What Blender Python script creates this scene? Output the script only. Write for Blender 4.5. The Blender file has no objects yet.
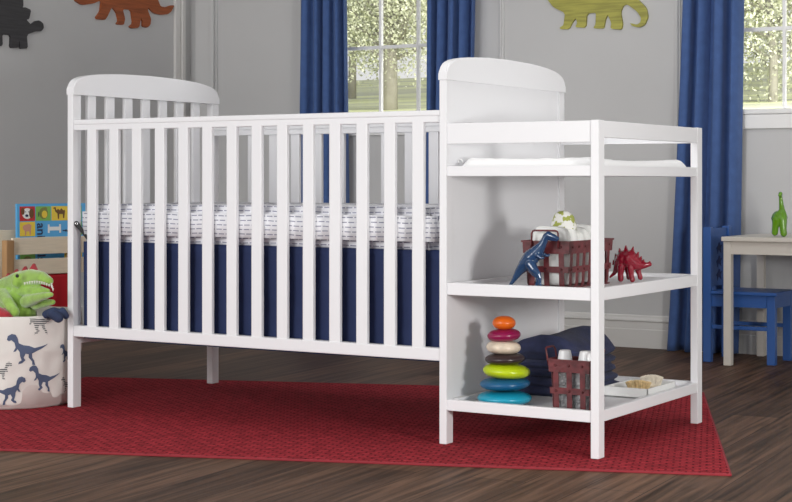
import bpy, bmesh, math, random
from mathutils import Vector, Matrix, noise
from mathutils.geometry import tessellate_polygon
random.seed(7)
S = bpy.context.scene
C = S.collection
PI = math.pi
# ------------------------------------------------------------ camera
CX, CY, CZ, YAW, FP, HY = 3.60287, -3.86588, 0.72876, 0.548339, 1600.807, 181.98
cd = bpy.data.cameras.new('camera'); cam = bpy.data.objects.new('camera', cd); C.objects.link(cam)
cam.location = (CX, CY, CZ); cam.rotation_euler = (PI/2, 0, YAW)
cd.sensor_width = 36; cd.lens = FP/792*36; cd.shift_y = -(251-HY)/792; cd.clip_end = 300
S.camera = cam
SN, CS = math.sin(YAW), math.cos(YAW)
def at_y(u, v, y):
    t = (u-396)/FP; d = (y-CY)/(CS+SN*t)
    return Vector((CX+d*(-SN+CS*t), y, CZ+d*(HY-v)/FP))
def at_x(u, v, x):
    t = (u-396)/FP; d = (x-CX)/(-SN+CS*t)
    return Vector((x, CY+d*(CS+SN*t), CZ+d*(HY-v)/FP))

# ------------------------------------------------------------ materials
def newmat(name):
    m = bpy.data.materials.new(name); m.use_nodes = True
    return m, m.node_tree.nodes, m.node_tree.links, m.node_tree.nodes['Principled BSDF']
def mat(name, col, rough=.5, bump=0, bscale=200, var=0, vscale=6, metal=0, coat=0, sheen=0, trans=0, spec=None, stretch=None):
    m, N, L, P = newmat(name)
    P.inputs['Base Color'].default_value = (*col, 1); P.inputs['Roughness'].default_value = rough
    P.inputs['Metallic'].default_value = metal; P.inputs['Coat Weight'].default_value = coat
    P.inputs['Sheen Weight'].default_value = sheen; P.inputs['Transmission Weight'].default_value = trans
    if spec is not None: P.inputs['Specular IOR Level'].default_value = spec
    tc = N.new('ShaderNodeTexCoord'); vec = tc.outputs['Object']
    if stretch:
        mp = N.new('ShaderNodeMapping'); mp.inputs['Scale'].default_value = stretch; L.new(vec, mp.inputs[0]); vec = mp.outputs[0]
    if var:
        n = N.new('ShaderNodeTexNoise'); n.inputs['Scale'].default_value = vscale; n.inputs['Detail'].default_value = 5
        L.new(vec, n.inputs['Vector'])
        r = N.new('ShaderNodeMapRange'); r.inputs[1].default_value = .3; r.inputs[2].default_value = .7
        r.inputs[3].default_value = 1-var; r.inputs[4].default_value = 1+var
        L.new(n.outputs[0], r.inputs[0])
        mx = N.new('ShaderNodeVectorMath'); mx.operation = 'SCALE'; mx.inputs[0].default_value = col
        L.new(r.outputs[0], mx.inputs['Scale']); L.new(mx.outputs[0], P.inputs['Base Color'])
    if bump:
        n = N.new('ShaderNodeTexNoise'); n.inputs['Scale'].default_value = bscale; n.inputs['Detail'].default_value = 4
        L.new(vec, n.inputs['Vector'])
        b = N.new('ShaderNodeBump'); b.inputs['Strength'].default_value = bump; b.inputs['Distance'].default_value = .002
        L.new(n.outputs[0], b.inputs['Height']); L.new(b.outputs[0], P.inputs['Normal'])
    return m
M = {}
M['white'] = mat('white_paint', (.80,.80,.82), .38, .04, 60)
M['wall'] = mat('grey_wall_paint', (.585,.585,.585), .8, .08, 250, .02, 3)
M['trim'] = mat('grey_trim_paint', (.62,.62,.62), .6)
M['base'] = mat('baseboard_paint', (.72,.71,.69), .5)
M['wtrim'] = mat('window_trim_paint', (.86,.86,.85), .4)
M['curtain'] = mat('blue_curtain_cloth', (.052,.112,.30), .8, .25, 700, .10, 30, sheen=.15)
M['navy'] = mat('navy_skirt_cloth', (.018,.032,.105), .85, .2, 600, .08, 20)
M['towel'] = mat('navy_terry_cloth', (.024,.030,.078), .95, 1.0, 450, .25, 25, sheen=.05)
M['pad'] = mat('white_pad_vinyl', (.82,.82,.82), .45, .3, 25)
M['diaper'] = mat('white_diaper_cotton', (.82,.83,.81), .85, .6, 60, .04, 30)
M['bluetoy'] = mat('blue_glazed_ceramic', (.012,.045,.120), .12, coat=.6)
M['redtoy'] = mat('red_glazed_ceramic', (.25,.006,.022), .14, coat=.6)
M['greentoy'] = mat('green_glazed_ceramic', (.12,.30,.008), .14, coat=.6)
M['metalred'] = mat('dark_red_painted_metal', (.125,.020,.024), .45, .4, 150, .4, 60)
M['rivet'] = mat('worn_red_rivet', (.09,.012,.014), .4)
M['chair'] = mat('blue_painted_wood', (.026,.10,.34), .4, .05, 80)
M['chairdark'] = mat('navy_cutout_motif', (.008,.02,.10), .6)
M['table'] = mat('off_white_painted_wood', (.66,.62,.56), .4, .04, 60)
M['pine'] = mat('pale_birch_plywood', (.84,.73,.56), .55, .05, 60, .05, 12, stretch=(1,1,12))
M['post'] = mat('natural_oak_post', (.45,.26,.12), .5, .05, 60, .15, 8, stretch=(4,4,.6))
M['redcloth'] = mat('red_canvas', (.42,.004,.012), .8, .2, 400)
M['plush'] = mat('lime_green_plush', (.30,.50,.075), .95, 1.0, 300, .22, 35, sheen=.8)
M['plushred'] = mat('red_plush', (.38,.02,.03), .9, .6, 300, sheen=.4)
M['plushdark'] = mat('dark_blue_plush', (.03,.045,.10), .9, .8, 200, .3, 20)
M['tooth'] = mat('white_felt', (.85,.84,.80), .8)
M['black'] = mat('black_plastic', (.008,.008,.01), .4)
M['chrome'] = mat('steel_eyelet', (.7,.7,.7), .25, metal=1)
M['binfab'] = mat('cream_canvas', (.76,.73,.69), .9, .25, 300, .03, 8)
M['print'] = mat('slate_blue_print', (.085,.11,.19), .9)
M['printstripe'] = mat('charcoal_print', (.03,.035,.05), .9)
M['tray'] = mat('white_ceramic', (.80,.80,.79), .25)
M['bristle'] = mat('golden_bristle', (.80,.62,.34), .7, 0, 1, .25, 80)
M['bristle2'] = mat('cream_bristle', (.88,.81,.69), .8, 0, 1, .15, 80)
M['brushwood'] = mat('pale_brush_wood', (.62,.52,.38), .5)
M['cap'] = mat('white_bottle_cap', (.86,.87,.88), .3)
M['rugedge'] = mat('red_rug_binding', (.27,.022,.032), .9, .5, 400)
M['foliage'] = mat('haze_paled_leaves', (.58,.60,.44), .7, 0, 1, .22, 2)  # leaf colour paled to stand in for bright outdoor haze
M['bark'] = mat('pale_grey_bark', (.34,.32,.27), .9, .5, 20, .15, 6)
for nm, c in dict(orange=(.72,.13,.008), magenta=(.24,.004,.06), cream=(.70,.60,.47), brown=(.035,.02,.022),
                  lime=(.46,.60,.008), blue=(.008,.10,.23), teal=(.01,.30,.44)).items():
    M['ring_'+nm] = mat(nm+'_satin_plastic', c, .28, .1, 20, .18 if nm == 'cream' else 0, 40)
def woodcut(name, col):
    return mat(name, col, .55, .25, 30, .28, 14, stretch=(.5,.5,7))
M['steg'] = woodcut('charcoal_stained_wood', (.045,.043,.047))
M['tric'] = woodcut('burnt_orange_stained_wood', (.34,.085,.022))
M['saur'] = woodcut('olive_green_stained_wood', (.38,.36,.07))

# plank floor
m, N, L, P = newmat('dark_plank_floor'); M['floor'] = m
tc = N.new('ShaderNodeTexCoord'); mp = N.new('ShaderNodeMapping'); mp.inputs['Rotation'].default_value = (0,0,math.radians(-94.5))
L.new(tc.outputs['Object'], mp.inputs[0])
br = N.new('ShaderNodeTexBrick'); br.inputs['Scale'].default_value = 1; br.inputs['Brick Width'].default_value = 1.35
br.inputs['Row Height'].default_value = .15; br.inputs['Mortar Size'].default_value = .0016; br.offset = .37
br.inputs['Color1'].default_value = (.6,.6,.6,1); br.inputs['Color2'].default_value = (1.25,1.25,1.25,1); br.inputs['Mortar'].default_value = (.25,.25,.25,1)
L.new(mp.outputs[0], br.inputs['Vector'])
mp2 = N.new('ShaderNodeMapping'); mp2.inputs['Scale'].default_value = (1.3,30,1); L.new(mp.outputs[0], mp2.inputs[0])
n = N.new('ShaderNodeTexNoise'); n.inputs['Scale'].default_value = 1.6; n.inputs['Detail'].default_value = 9; n.inputs['Distortion'].default_value = .6
L.new(mp2.outputs[0], n.inputs['Vector'])
cr = N.new('ShaderNodeValToRGB'); cr.color_ramp.elements[0].position = .32; cr.color_ramp.elements[0].color = (.042,.023,.012,1)
cr.color_ramp.elements[1].position = .70; cr.color_ramp.elements[1].color = (.175,.098,.062,1)
L.new(n.outputs[0], cr.inputs[0])
mx = N.new('ShaderNodeMix'); mx.data_type = 'RGBA'; mx.blend_type = 'MULTIPLY'; mx.inputs[0].default_value = 1
L.new(cr.outputs[0], mx.inputs[6]); L.new(br.outputs[0], mx.inputs[7]); L.new(mx.outputs[2], P.inputs['Base Color'])
P.inputs['Roughness'].default_value = .5; P.inputs['Specular IOR Level'].default_value = .14
b = N.new('ShaderNodeBump'); b.inputs['Strength'].default_value = .25; b.inputs['Distance'].default_value = .002
L.new(n.outputs[0], b.inputs['Height']); L.new(b.outputs[0], P.inputs['Normal'])

# woven rug
m, N, L, P = newmat('red_woven_rug'); M['rug'] = m
tc = N.new('ShaderNodeTexCoord')
br = N.new('ShaderNodeTexBrick'); br.inputs['Scale'].default_value = 1; br.inputs['Brick Width'].default_value = .034; br.inputs['Row Height'].default_value = .022
br.inputs['Mortar Size'].default_value = .004; br.inputs['Mortar Smooth'].default_value = .6
br.inputs['Color1'].default_value = (.33,.030,.040,1); br.inputs['Color2'].default_value = (.40,.036,.049,1); br.inputs['Mortar'].default_value = (.17,.013,.020,1)
L.new(tc.outputs['Object'], br.inputs['Vector'])
n = N.new('ShaderNodeTexNoise'); n.inputs['Scale'].default_value = 320; n.inputs['Detail'].default_value = 3; L.new(tc.outputs['Object'], n.inputs['Vector'])
mr = N.new('ShaderNodeMapRange'); mr.inputs[1].default_value = .36; mr.inputs[2].default_value = .64; mr.inputs[3].default_value = .62; mr.inputs[4].default_value = 1.42
n2 = N.new('ShaderNodeTexNoise'); n2.inputs['Scale'].default_value = 45; n2.inputs['Detail'].default_value = 6; L.new(tc.outputs['Object'], n2.inputs['Vector'])
av = N.new('ShaderNodeMath'); av.operation = 'ADD'; L.new(n.outputs[0], av.inputs[0]); L.new(n2.outputs[0], av.inputs[1])
hf = N.new('ShaderNodeMath'); hf.operation = 'MULTIPLY'; hf.inputs[1].default_value = .5; L.new(av.outputs[0], hf.inputs[0]); L.new(hf.outputs[0], mr.inputs[0])
vm = N.new('ShaderNodeVectorMath'); vm.operation = 'SCALE'; L.new(br.outputs[0], vm.inputs[0]); L.new(mr.outputs[0], vm.inputs['Scale'])
L.new(vm.outputs[0], P.inputs['Base Color'])
ad = N.new('ShaderNodeMath'); ad.operation = 'SUBTRACT'; L.new(n.outputs[0], ad.inputs[0]); L.new(br.outputs['Fac'], ad.inputs[1])
b = N.new('ShaderNodeBump'); b.inputs['Strength'].default_value = .8; b.inputs['Distance'].default_value = .004
L.new(ad.outputs[0], b.inputs['Height']); L.new(b.outputs[0], P.inputs['Normal']); P.inputs['Roughness'].default_value = .95
P.inputs['Specular IOR Level'].default_value = .1
for m_ in (br,): m_.offset_frequency = 2

# dashed mattress sheet
m, N, L, P = newmat('white_sheet_with_grey_dashes'); M['sheet'] = m
tc = N.new('ShaderNodeTexCoord'); sp = N.new('ShaderNodeSeparateXYZ'); L.new(tc.outputs['Object'], sp.inputs[0])
ge = N.new('ShaderNodeNewGeometry'); sn = N.new('ShaderNodeSeparateXYZ'); L.new(ge.outputs['Normal'], sn.inputs[0])
def math_(op, a, b=None, c=None):
    q = N.new('ShaderNodeMath'); q.operation = op
    for i, w in enumerate((a, b, c)):
        if w is None: continue
        if isinstance(w, (int, float)): q.inputs[i].default_value = w
        else: L.new(w, q.inputs[i])
    return q.outputs[0]
top = math_('GREATER_THAN', sn.outputs[2], .8)
rowc = math_('ADD', math_('MULTIPLY', sp.outputs[1], top), math_('MULTIPLY', sp.outputs[2], math_('SUBTRACT', 1, top)))
nz = N.new('ShaderNodeTexNoise'); nz.inputs['Scale'].default_value = 9; L.new(tc.outputs['Object'], nz.inputs['Vector'])
rowc = math_('ADD', rowc, math_('MULTIPLY', math_('SUBTRACT', nz.outputs[0], .5), .010))
rr = math_('DIVIDE', rowc, .0139); line = math_('LESS_THAN', math_('FRACT', rr), .21)
row = math_('FLOOR', rr)
al = math_('ADD', sp.outputs[0], math_('MULTIPLY', sp.outputs[1], math_('SUBTRACT', 1, top)))
ph = math_('ADD', math_('DIVIDE', al, .026), math_('MULTIPLY', math_('SINE', math_('MULTIPLY', row, 12.9)), 3.7))
dash = math_('LESS_THAN', math_('FRACT', ph), .80)
mk = math_('MULTIPLY', line, dash)
mx = N.new('ShaderNodeMix'); mx.data_type = 'RGBA'; L.new(mk, mx.inputs[0]); mx.inputs[6].default_value = (.82,.82,.86,1); mx.inputs[7].default_value = (.26,.27,.36,1)
L.new(mx.outputs[2], P.inputs['Base Color']); P.inputs['Roughness'].default_value = .85

# green / white patterned cloth
m, N, L, P = newmat('green_and_white_print'); M['patch'] = m
tc = N.new('ShaderNodeTexCoord'); n = N.new('ShaderNodeTexNoise'); n.inputs['Scale'].default_value = 55; n.inputs['Detail'].default_value = 2
L.new(tc.outputs['Object'], n.inputs['Vector']); cr = N.new('ShaderNodeValToRGB'); cr.color_ramp.interpolation = 'EASE'
cr.color_ramp.elements[0].position = .46; cr.color_ramp.elements[0].color = (.36,.40,.09,1); cr.color_ramp.elements[1].position = .53; cr.color_ramp.elements[1].color = (.8,.8,.76,1)
L.new(n.outputs[0], cr.inputs[0]); L.new(cr.outputs[0], P.inputs['Base Color']); P.inputs['Roughness'].default_value = .9

# glass
m, N, L, P = newmat('window_glass'); M['glass'] = m
tr = N.new('ShaderNodeBsdfTransparent'); gl = N.new('ShaderNodeBsdfGlossy'); gl.inputs['Roughness'].default_value = .02
mi = N.new('ShaderNodeMixShader'); mi.inputs[0].default_value = .06
L.new(tr.outputs[0], mi.inputs[1]); L.new(gl.outputs[0], mi.inputs[2]); L.new(mi.outputs[0], N['Material Output'].inputs[0])
# clear crinkled bottle
m, N, L, P = newmat('clear_ribbed_plastic'); M['clear'] = m
P.inputs['Base Color'].default_value = (.9,.91,.93,1); P.inputs['Roughness'].default_value = .12; P.inputs['Transmission Weight'].default_value = .6
tc = N.new('ShaderNodeTexCoord'); n = N.new('ShaderNodeTexNoise'); n.inputs['Scale'].default_value = 60; n.inputs['Detail'].default_value = 3; n.inputs['Distortion'].default_value = 1.5
L.new(tc.outputs['Object'], n.inputs['Vector']); b = N.new('ShaderNodeBump'); b.inputs['Strength'].default_value = 1; b.inputs['Distance'].default_value = .02
L.new(n.outputs[0], b.inputs['Height']); L.new(b.outputs[0], P.inputs['Normal'])
# lawn: shadow stripes painted as greyish bands across the green
m, N, L, P = newmat('shadow_striped_lawn'); M['lawn'] = m
tc = N.new('ShaderNodeTexCoord'); n = N.new('ShaderNodeTexNoise'); n.inputs['Scale'].default_value = .5; n.inputs['Detail'].default_value = 4
mp = N.new('ShaderNodeMapping'); mp.inputs['Scale'].default_value = (.35,1.3,1); L.new(tc.outputs['Object'], mp.inputs[0]); L.new(mp.outputs[0], n.inputs['Vector']); cr = N.new('ShaderNodeValToRGB')
cr.color_ramp.elements[0].position = .35; cr.color_ramp.elements[0].color = (.40,.41,.31,1); cr.color_ramp.elements[1].position = .62; cr.color_ramp.elements[1].color = (.66,.70,.38,1)
L.new(n.outputs[0], cr.inputs[0]); L.new(cr.outputs[0], P.inputs['Base Color']); P.inputs['Roughness'].default_value = .95

# ------------------------------------------------------------ mesh helpers
def link(name, bm, m, parent=None, smooth=False, loc=None):
    me = bpy.data.meshes.new(name)
    bmesh.ops.recalc_face_normals(bm, faces=bm.faces[:])
    bm.to_mesh(me); bm.free()
    for mm in (m if isinstance(m, (list, tuple)) else [m]): me.materials.append(mm)
    if smooth: me.polygons.foreach_set('use_smooth', [True]*len(me.polygons))
    o = bpy.data.objects.new(name, me); C.objects.link(o)
    if parent: o.parent = parent
    if loc is not None:
        me.transform(Matrix.Translation(-Vector(loc))); o.location = loc
    return o
def tag(o, label=None, cat=None, group=None, kind=None):
    for k, v in (('label', label), ('category', cat), ('group', group), ('kind', kind)):
        if v: o[k] = v
    return o
def thing(name, label, cat, group=None):
    o = bpy.data.objects.new(name, None); C.objects.link(o); o.empty_display_size = .05
    return tag(o, label, cat, group)
def struct(name, bm, m, parent=None, smooth=False):
    o = link(name, bm, m, parent, smooth)
    if not parent: o['kind'] = 'structure'
    return o
def box(bm, x0, x1, y0, y1, z0, z1, bev=0, seg=2, mtx=None, mi=0):
    vs = [bm.verts.new(p) for p in ((x0,y0,z0),(x1,y0,z0),(x1,y1,z0),(x0,y1,z0),(x0,y0,z1),(x1,y0,z1),(x1,y1,z1),(x0,y1,z1))]
    fs = [bm.faces.new([vs[i] for i in q]) for q in ((3,2,1,0),(4,5,6,7),(0,1,5,4),(1,2,6,5),(2,3,7,6),(3,0,4,7))]
    for f in fs: f.material_index = mi
    if mtx is not None: bmesh.ops.transform(bm, matrix=mtx, verts=vs)
    if bev:
        es = list({e for f in fs for e in f.edges})
        bmesh.ops.bevel(bm, geom=es, offset=bev, segments=seg, affect='EDGES', profile=.6)
def B(*a, **k):
    bm = bmesh.new(); box(bm, *a, **k); return bm
def poly_solid(bm, pts, off, mi=0, bev=0):
    """pts: outline as 3D vectors in a plane; off: extrusion vector"""
    v0 = [bm.verts.new(p) for p in pts]; v1 = [bm.verts.new(Vector(p)+off) for p in pts]
    n = len(pts); fs = []
    fs.append(bm.faces.new(v0)); fs.append(bm.faces.new(v1[::-1]))
    for i in range(n): fs.append(bm.faces.new((v0[i], v1[i], v1[(i+1) % n], v0[(i+1) % n])))
    for f in fs: f.material_index = mi
    bmesh.ops.recalc_face_normals(bm, faces=fs)
    if bev:
        bmesh.ops.bevel(bm, geom=list(fs[1].edges), offset=bev, segments=2, affect='EDGES')
def tube(bm, pts, r, seg=10, closed=False):
    pts = [Vector(p) for p in pts]; n = len(pts); rings = []
    up = Vector((0,0,1))
    for i, p in enumerate(pts):
        a = pts[(i-1) % n] if (closed or i) else p; c = pts[(i+1) % n] if (closed or i < n-1) else p
        t = (c-a).normalized(); s = t.cross(up)
        if s.length < .1: s = t.cross(Vector((0,1,0)))
        s.normalize(); w = s.cross(t); up = w
        rr = r[i] if isinstance(r, (list, tuple)) else r
        rings.append([bm.verts.new(p + rr*(math.cos(q)*s+math.sin(q)*w)) for q in [2*PI*k/seg for k in range(seg)]])
    for i in range(n if closed else n-1):
        A, Bq = rings[i], rings[(i+1) % n]
        for k in range(seg): bm.faces.new((A[k], A[(k+1) % seg], Bq[(k+1) % seg], Bq[k]))
    if not closed:
        bm.faces.new(rings[0][::-1]); bm.faces.new(rings[-1])
def lathe(bm, prof, c=(0,0,0), seg=40, mtx=None):
    c = Vector(c); vs_all = []; rings = []
    for r, z in prof:
        if r < 1e-6: rings.append([bm.verts.new(c+Vector((0,0,z)))])
        else: rings.append([bm.verts.new(c+Vector((r*math.cos(2*PI*k/seg), r*math.sin(2*PI*k/seg), z))) for k in range(seg)])
        vs_all += rings[-1]
    for A, Bq in zip(rings, rings[1:]):
        for k in range(seg):
            k2 = (k+1) % seg
            if len(A) == 1 and len(Bq) == 1: continue
            if len(A) == 1: bm.faces.new((A[0], Bq[k2], Bq[k]))
            elif len(Bq) == 1: bm.faces.new((A[k], A[k2], Bq[0]))
            else: bm.faces.new((A[k], A[k2], Bq[k2], Bq[k]))
    if mtx is not None: bmesh.ops.transform(bm, matrix=mtx, verts=vs_all)
def ball(bm, p, r, sub=2):
    r = r if isinstance(r, (tuple, list)) else (r, r, r)
    bmesh.ops.create_icosphere(bm, subdivisions=sub, radius=1, matrix=Matrix.Translation(p) @ Matrix.Diagonal((*r, 1)))
def evaluated(o):
    dg = bpy.context.evaluated_depsgraph_get(); dg.update()
    me = bpy.data.meshes.new_from_object(o.evaluated_get(dg))
    old = o.data; o.modifiers.clear(); o.data = me
    if old.users == 0: bpy.data.meshes.remove(old)
    return o
def organic(name, chains, m, parent=None, voxel=.003, smooth=4, squash=1.0, axis=1):
    """one continuous surface grown round chains of (x,y,z,r)"""
    bm = bmesh.new()
    for ch in chains:
        for i in range(len(ch)):
            p = Vector(ch[i][:3]); r = ch[i][3]
            q = Vector(ch[i+1][:3]) if i+1 < len(ch) else p; r2 = ch[i+1][3] if i+1 < len(ch) else r
            k = max(1, int((q-p).length/(.35*min(r, r2)))) if i+1 < len(ch) else 1
            for j in range(k):
                t = j/k; rr = r+(r2-r)*t
                ball(bm, p.lerp(q, t), rr)
    me = bpy.data.meshes.new(name); bm.to_mesh(me); bm.free(); me.materials.append(m)
    o = bpy.data.objects.new(name, me); C.objects.link(o)
    rm = o.modifiers.new('r', 'REMESH'); rm.mode = 'VOXEL'; rm.voxel_size = voxel; rm.use_smooth_shade = True
    if smooth: sm = o.modifiers.new('s', 'SMOOTH'); sm.iterations = smooth; sm.factor = .5
    evaluated(o); o.data.polygons.foreach_set('use_smooth', [True]*len(o.data.polygons))
    if not o.data.materials: o.data.materials.append(m)
    if parent: o.parent = parent
    return o
def copy_of(o, parent=None, dx=(0,0,0)):
    c = o.copy(); C.objects.link(c)
    if parent: c.parent = parent
    c.location = Vector(o.location)+Vector(dx)
    return c

# ------------------------------------------------------------ ROOM
WY = 2.77; LX = -1.72; ZF = -.006
struct('floor', B(LX-.1, 5.2, -5.2, WY+.1, -.1, ZF), M['floor'])
holes = [(-.92,-.09,1.03,2.10), (1.14,1.86,1.03,2.10)]
bm = bmesh.new()
xs = [LX-.1, holes[0][0], holes[0][1], holes[1][0], holes[1][1], 4.6]
for i in range(5):
    if i in (1, 3):
        box(bm, xs[i], xs[i+1], WY, WY+.14, ZF, 1.03); box(bm, xs[i], xs[i+1], WY, WY+.14, 2.10, 2.6)
    else: box(bm, xs[i], xs[i+1], WY, WY+.14, ZF, 2.6)
bmesh.ops.remove_doubles(bm, verts=bm.verts[:], dist=1e-5)
struct('wall_back', bm, M['wall'])
struct('wall_left', B(LX-.14, LX, -2.5, WY, ZF, 2.6), M['wall'])
struct('ceiling', B(LX-.1, 5.2, -3.2, WY+.14, 2.6, 2.7), mat('white_ceiling_paint', (.8,.8,.8), .9))  # out of view; added to keep the garden lamp out of the room
# baseboard with stepped profile
def prof_x(bm, prof, x0, x1):
    a = [bm.verts.new((x0, y, z)) for y, z in prof]; c = [bm.verts.new((x1, y, z)) for y, z in prof]; n = len(prof)
    bm.faces.new(a); bm.faces.new(c[::-1])
    for i in range(n): bm.faces.new((a[i], c[i], c[(i+1) % n], a[(i+1) % n]))
bm = bmesh.new()
prof_x(bm, [(WY,ZF),(WY-.022,ZF),(WY-.022,.074),(WY-.019,.078),(WY-.019,.108),(WY-.024,.112),(WY-.024,.117),(WY-.012,.126),(WY-.008,.136),(WY,.138)], LX, 4.6)
struct('baseboard_back', bm, M['base'])
struct('baseboard_left', B(LX, LX+.02, -2.5, WY-.03, ZF, .13, bev=.003), M['base'])
# corner casing and pilaster
bm = bmesh.new()
box(bm, LX, LX+.018, 2.628, 2.668, ZF, 2.6, bev=.004); box(bm, LX, LX+.026, 2.672, 2.70, ZF, 2.6, bev=.004)
struct('trim_1', bm, M['base'])
bm = bmesh.new(); box(bm, -1.672, -1.575, WY-.02, WY, .138, 2.6, bev=.002); box(bm, -1.575, -1.548, WY-.030, WY, .138, 2.6, bev=.005)
box(bm, -1.545, -1.537, WY-.014, WY, .138, 2.6, bev=.002)
struct('trim_2', bm, M['trim'])
n = 3
for a, b_ in ((-1.02,-.995),(.118,.142),(.985,1.012)):
    bm = bmesh.new(); box(bm, a, b_, WY-.008, WY, .138, 2.6, bev=.002); box(bm, a+.006, b_-.008, WY-.016, WY-.004, .138, 2.6, bev=.004)
    struct('trim_%d' % n, bm, M['trim']); n += 1
# windows
for wi, (x0, x1, z0, z1) in enumerate(holes):
    w = bpy.data.objects.new('window_%d' % (wi+1), None); C.objects.link(w); w['kind'] = 'structure'
    bm = bmesh.new(); fw = .035; yf = WY+.045
    for q in ((x0,x1,z0,z0+.014),(x0,x1,z1-fw,z1),(x0,x0+fw,z0+.014,z1-fw),(x1-fw,x1,z0+.014,z1-fw)):
        box(bm, q[0], q[1], yf, yf+.05, q[2], q[3], bev=.004)
    link('window_frame', bm, M['wtrim'], w)
    link('window_sill', B(x0-.07, x1+.07, WY-.022, WY+.045, z0-.012, z0+.010, bev=.004), M['wtrim'], w)
    bm = bmesh.new(); box(bm, x0-.06, x1+.06, WY-.016, WY-.001, z0-.074, z0-.013, bev=.003)
    link('window_casing', bm, M['wtrim'], w)
    for k in range(1, 3):
        xm = (at_y(381,47,yf+.02).x, at_y(418.5,47,yf+.02).x)[k-1] if wi == 0 else (at_y(784.5,30,yf+.02).x, at_y(784.5,30,yf+.02).x+.21)[k-1]
        link('muntin', B(xm-.0065, xm+.0065, yf+.01, yf+.032, z0+.014, z1-fw, bev=.002), M['wtrim'], w)
    for zm in ((1.393, 1.386)[wi], 1.728):
        link('muntin', B(x0+fw, x1-fw, yf+.012, yf+.030, zm-.008, zm+.008, bev=.002), M['wtrim'], w)
    link('pane', B(x0+fw-.004, x1-fw+.004, yf+.019, yf+.023, z0+.010, z1-fw+.004), M['glass'], w)

# ------------------------------------------------------------ curtains
def curtain(topx, botx, z0, label, seedv, nf, amp=.026):
    bm = bmesh.new(); nx, nz = 120, 60; grid = []
    rnd = random.Random(seedv); ph = [rnd.uniform(0, 6.28) for _ in range(6)]
    for j in range(nz+1):
        t = j/nz; z = 2.25+(z0-2.25)*t
        a = topx[0]+(botx[0]-topx[0])*max(0, (t-.25)/.75)**1.2; c = topx[1]+(botx[1]-topx[1])*max(0, (t-.25)/.75)**1.2
        row = []
        for i in range(nx+1):
            s = i/nx; w = s*nf*2*PI
            f = math.sin(w+.55*math.sin(w*.5+ph[0]+t*.4)+ph[1])
            f = math.copysign(abs(f)**.75, f)
            y = 2.70+amp*(1+.25*t)*f+.006*math.sin(w*.37+ph[2]+t*3)
            x = a+(c-a)*s+.010*math.sin(w*2+ph[3])*.5
            if t > .92: x += .010*math.sin(9*s+ph[4])*(t-.92)*8; y -= .035*(t-.92)*8*.3*(1+math.sin(7*s+ph[5]))
            row.append(bm.verts.new((x, y, z)))
        grid.append(row)
    for j in range(nz):
        for i in range(nx): bm.faces.new((grid[j][i], grid[j][i+1], grid[j+1][i+1], grid[j+1][i]))
    o = link('curtain', bm, M['curtain'], smooth=True)
    sd = o.modifiers.new('t', 'SOLIDIFY'); sd.thickness = .003; sd.offset = 0
    evaluated(o)
    return tag(o, label, 'curtain')
curtain((-.940,-.692), (-.96,-.672), 0.0, 'blue floor-length curtain at the left side of the window behind the crib', 3, 4)
curtain((-.215,.030), (-.235,-.015), 0.0, 'blue floor-length curtain hanging just behind the arched end panel of the crib', 5, 4)
curtain((1.060,1.312), (.985,1.290), -.002, 'blue floor-length curtain with a flared hem behind the blue child chair', 11, 3.5, .03)

# ------------------------------------------------------------ CRIB WITH CHANGER
L1, L2, D, W, TP = 1.3826, 1.8651, .76, .023, .038
W_ = M['white']
crib = thing('crib_with_changing_table', 'white slatted baby crib with attached open-shelved changing table on the red rug', 'crib')
def arch_z(y):
    prof = [(0,1.036),(.008,1.050),(.02,1.061),(.04,1.0695),(.067,1.0755),(.125,1.083),(.228,1.0895),(.38,1.0920)]
    y = min(y, D-y)
    for (a, za), (b, zb) in zip(prof, prof[1:]):
        if y <= b: return za+(zb-za)*(y-a)/(b-a)
    return prof[-1][1]
ys = [0,.002,.005,.010,.018,.03,.05,.08,.12,.18,.25,.32,.38]; ys = ys+[D-y for y in ys[:-1]][::-1]
def arch(x0, x1, zb):
    bm = bmesh.new()
    sc = lambda y: D/2+(y-D/2)*(D+.004)/D
    pts = [Vector((x0, sc(y), arch_z(y))) for y in ys]+[Vector((x0, sc(D), zb)), Vector((x0, sc(0), zb))]
    poly_solid(bm, pts, Vector((x1-x0, 0, 0)))
    bmesh.ops.bevel(bm, geom=[e for e in bm.edges if abs(e.verts[0].co.x-e.verts[1].co.x) < 1e-6 and min(e.verts[0].co.z, e.verts[1].co.z) > zb+.005], offset=.003, segments=2, affect='EDGES')
    return bm
# left end
e = link('arched_top_panel', arch(-.006, W+.002, 1.011), W_, crib)
link('leg', B(-.004, W-.003, 0, TP, 0, 1.011, bev=.002), W_, crib); link('leg', B(-.002, W, D-TP, D, 0, 1.011, bev=.002), W_, crib)
er = link('end_rail', B(.001, W-.003, TP, D-TP, .206, .264, bev=.002), W_, crib)
s0 = link('slat', B(.005, .018, .0735, .1125, .26, 1.012, bev=.003), W_, er)
for k in range(1, 7): copy_of(s0, er, (0, .0908*k, 0))
# side rails with slats
def rail(y0, y1, ya, yb, cap):
    bm = bmesh.new(); box(bm, W-.003, L1, y0+.002, y1-.002, .895, .915, bev=.003); box(bm, W-.003, L1, y0-.001, y1+.001, .913, .9295, bev=.004)
    tr_ = link('top_rail', bm, W_, crib)
    link('bottom_rail', B(W-.003, L1, y0, y1, .230, .2655, bev=.003), W_, crib)
    s = link('slat', B(.0755, .1135, ya, yb, .262, .900, bev=.003), W_, tr_)
    for k in range(1, 14): copy_of(s, tr_, (.0935*k, 0, 0))
rail(.002, .030, .004, .018, 0)
rail(D-.030, D-.002, D-.022, D-.008, 0)
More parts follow.
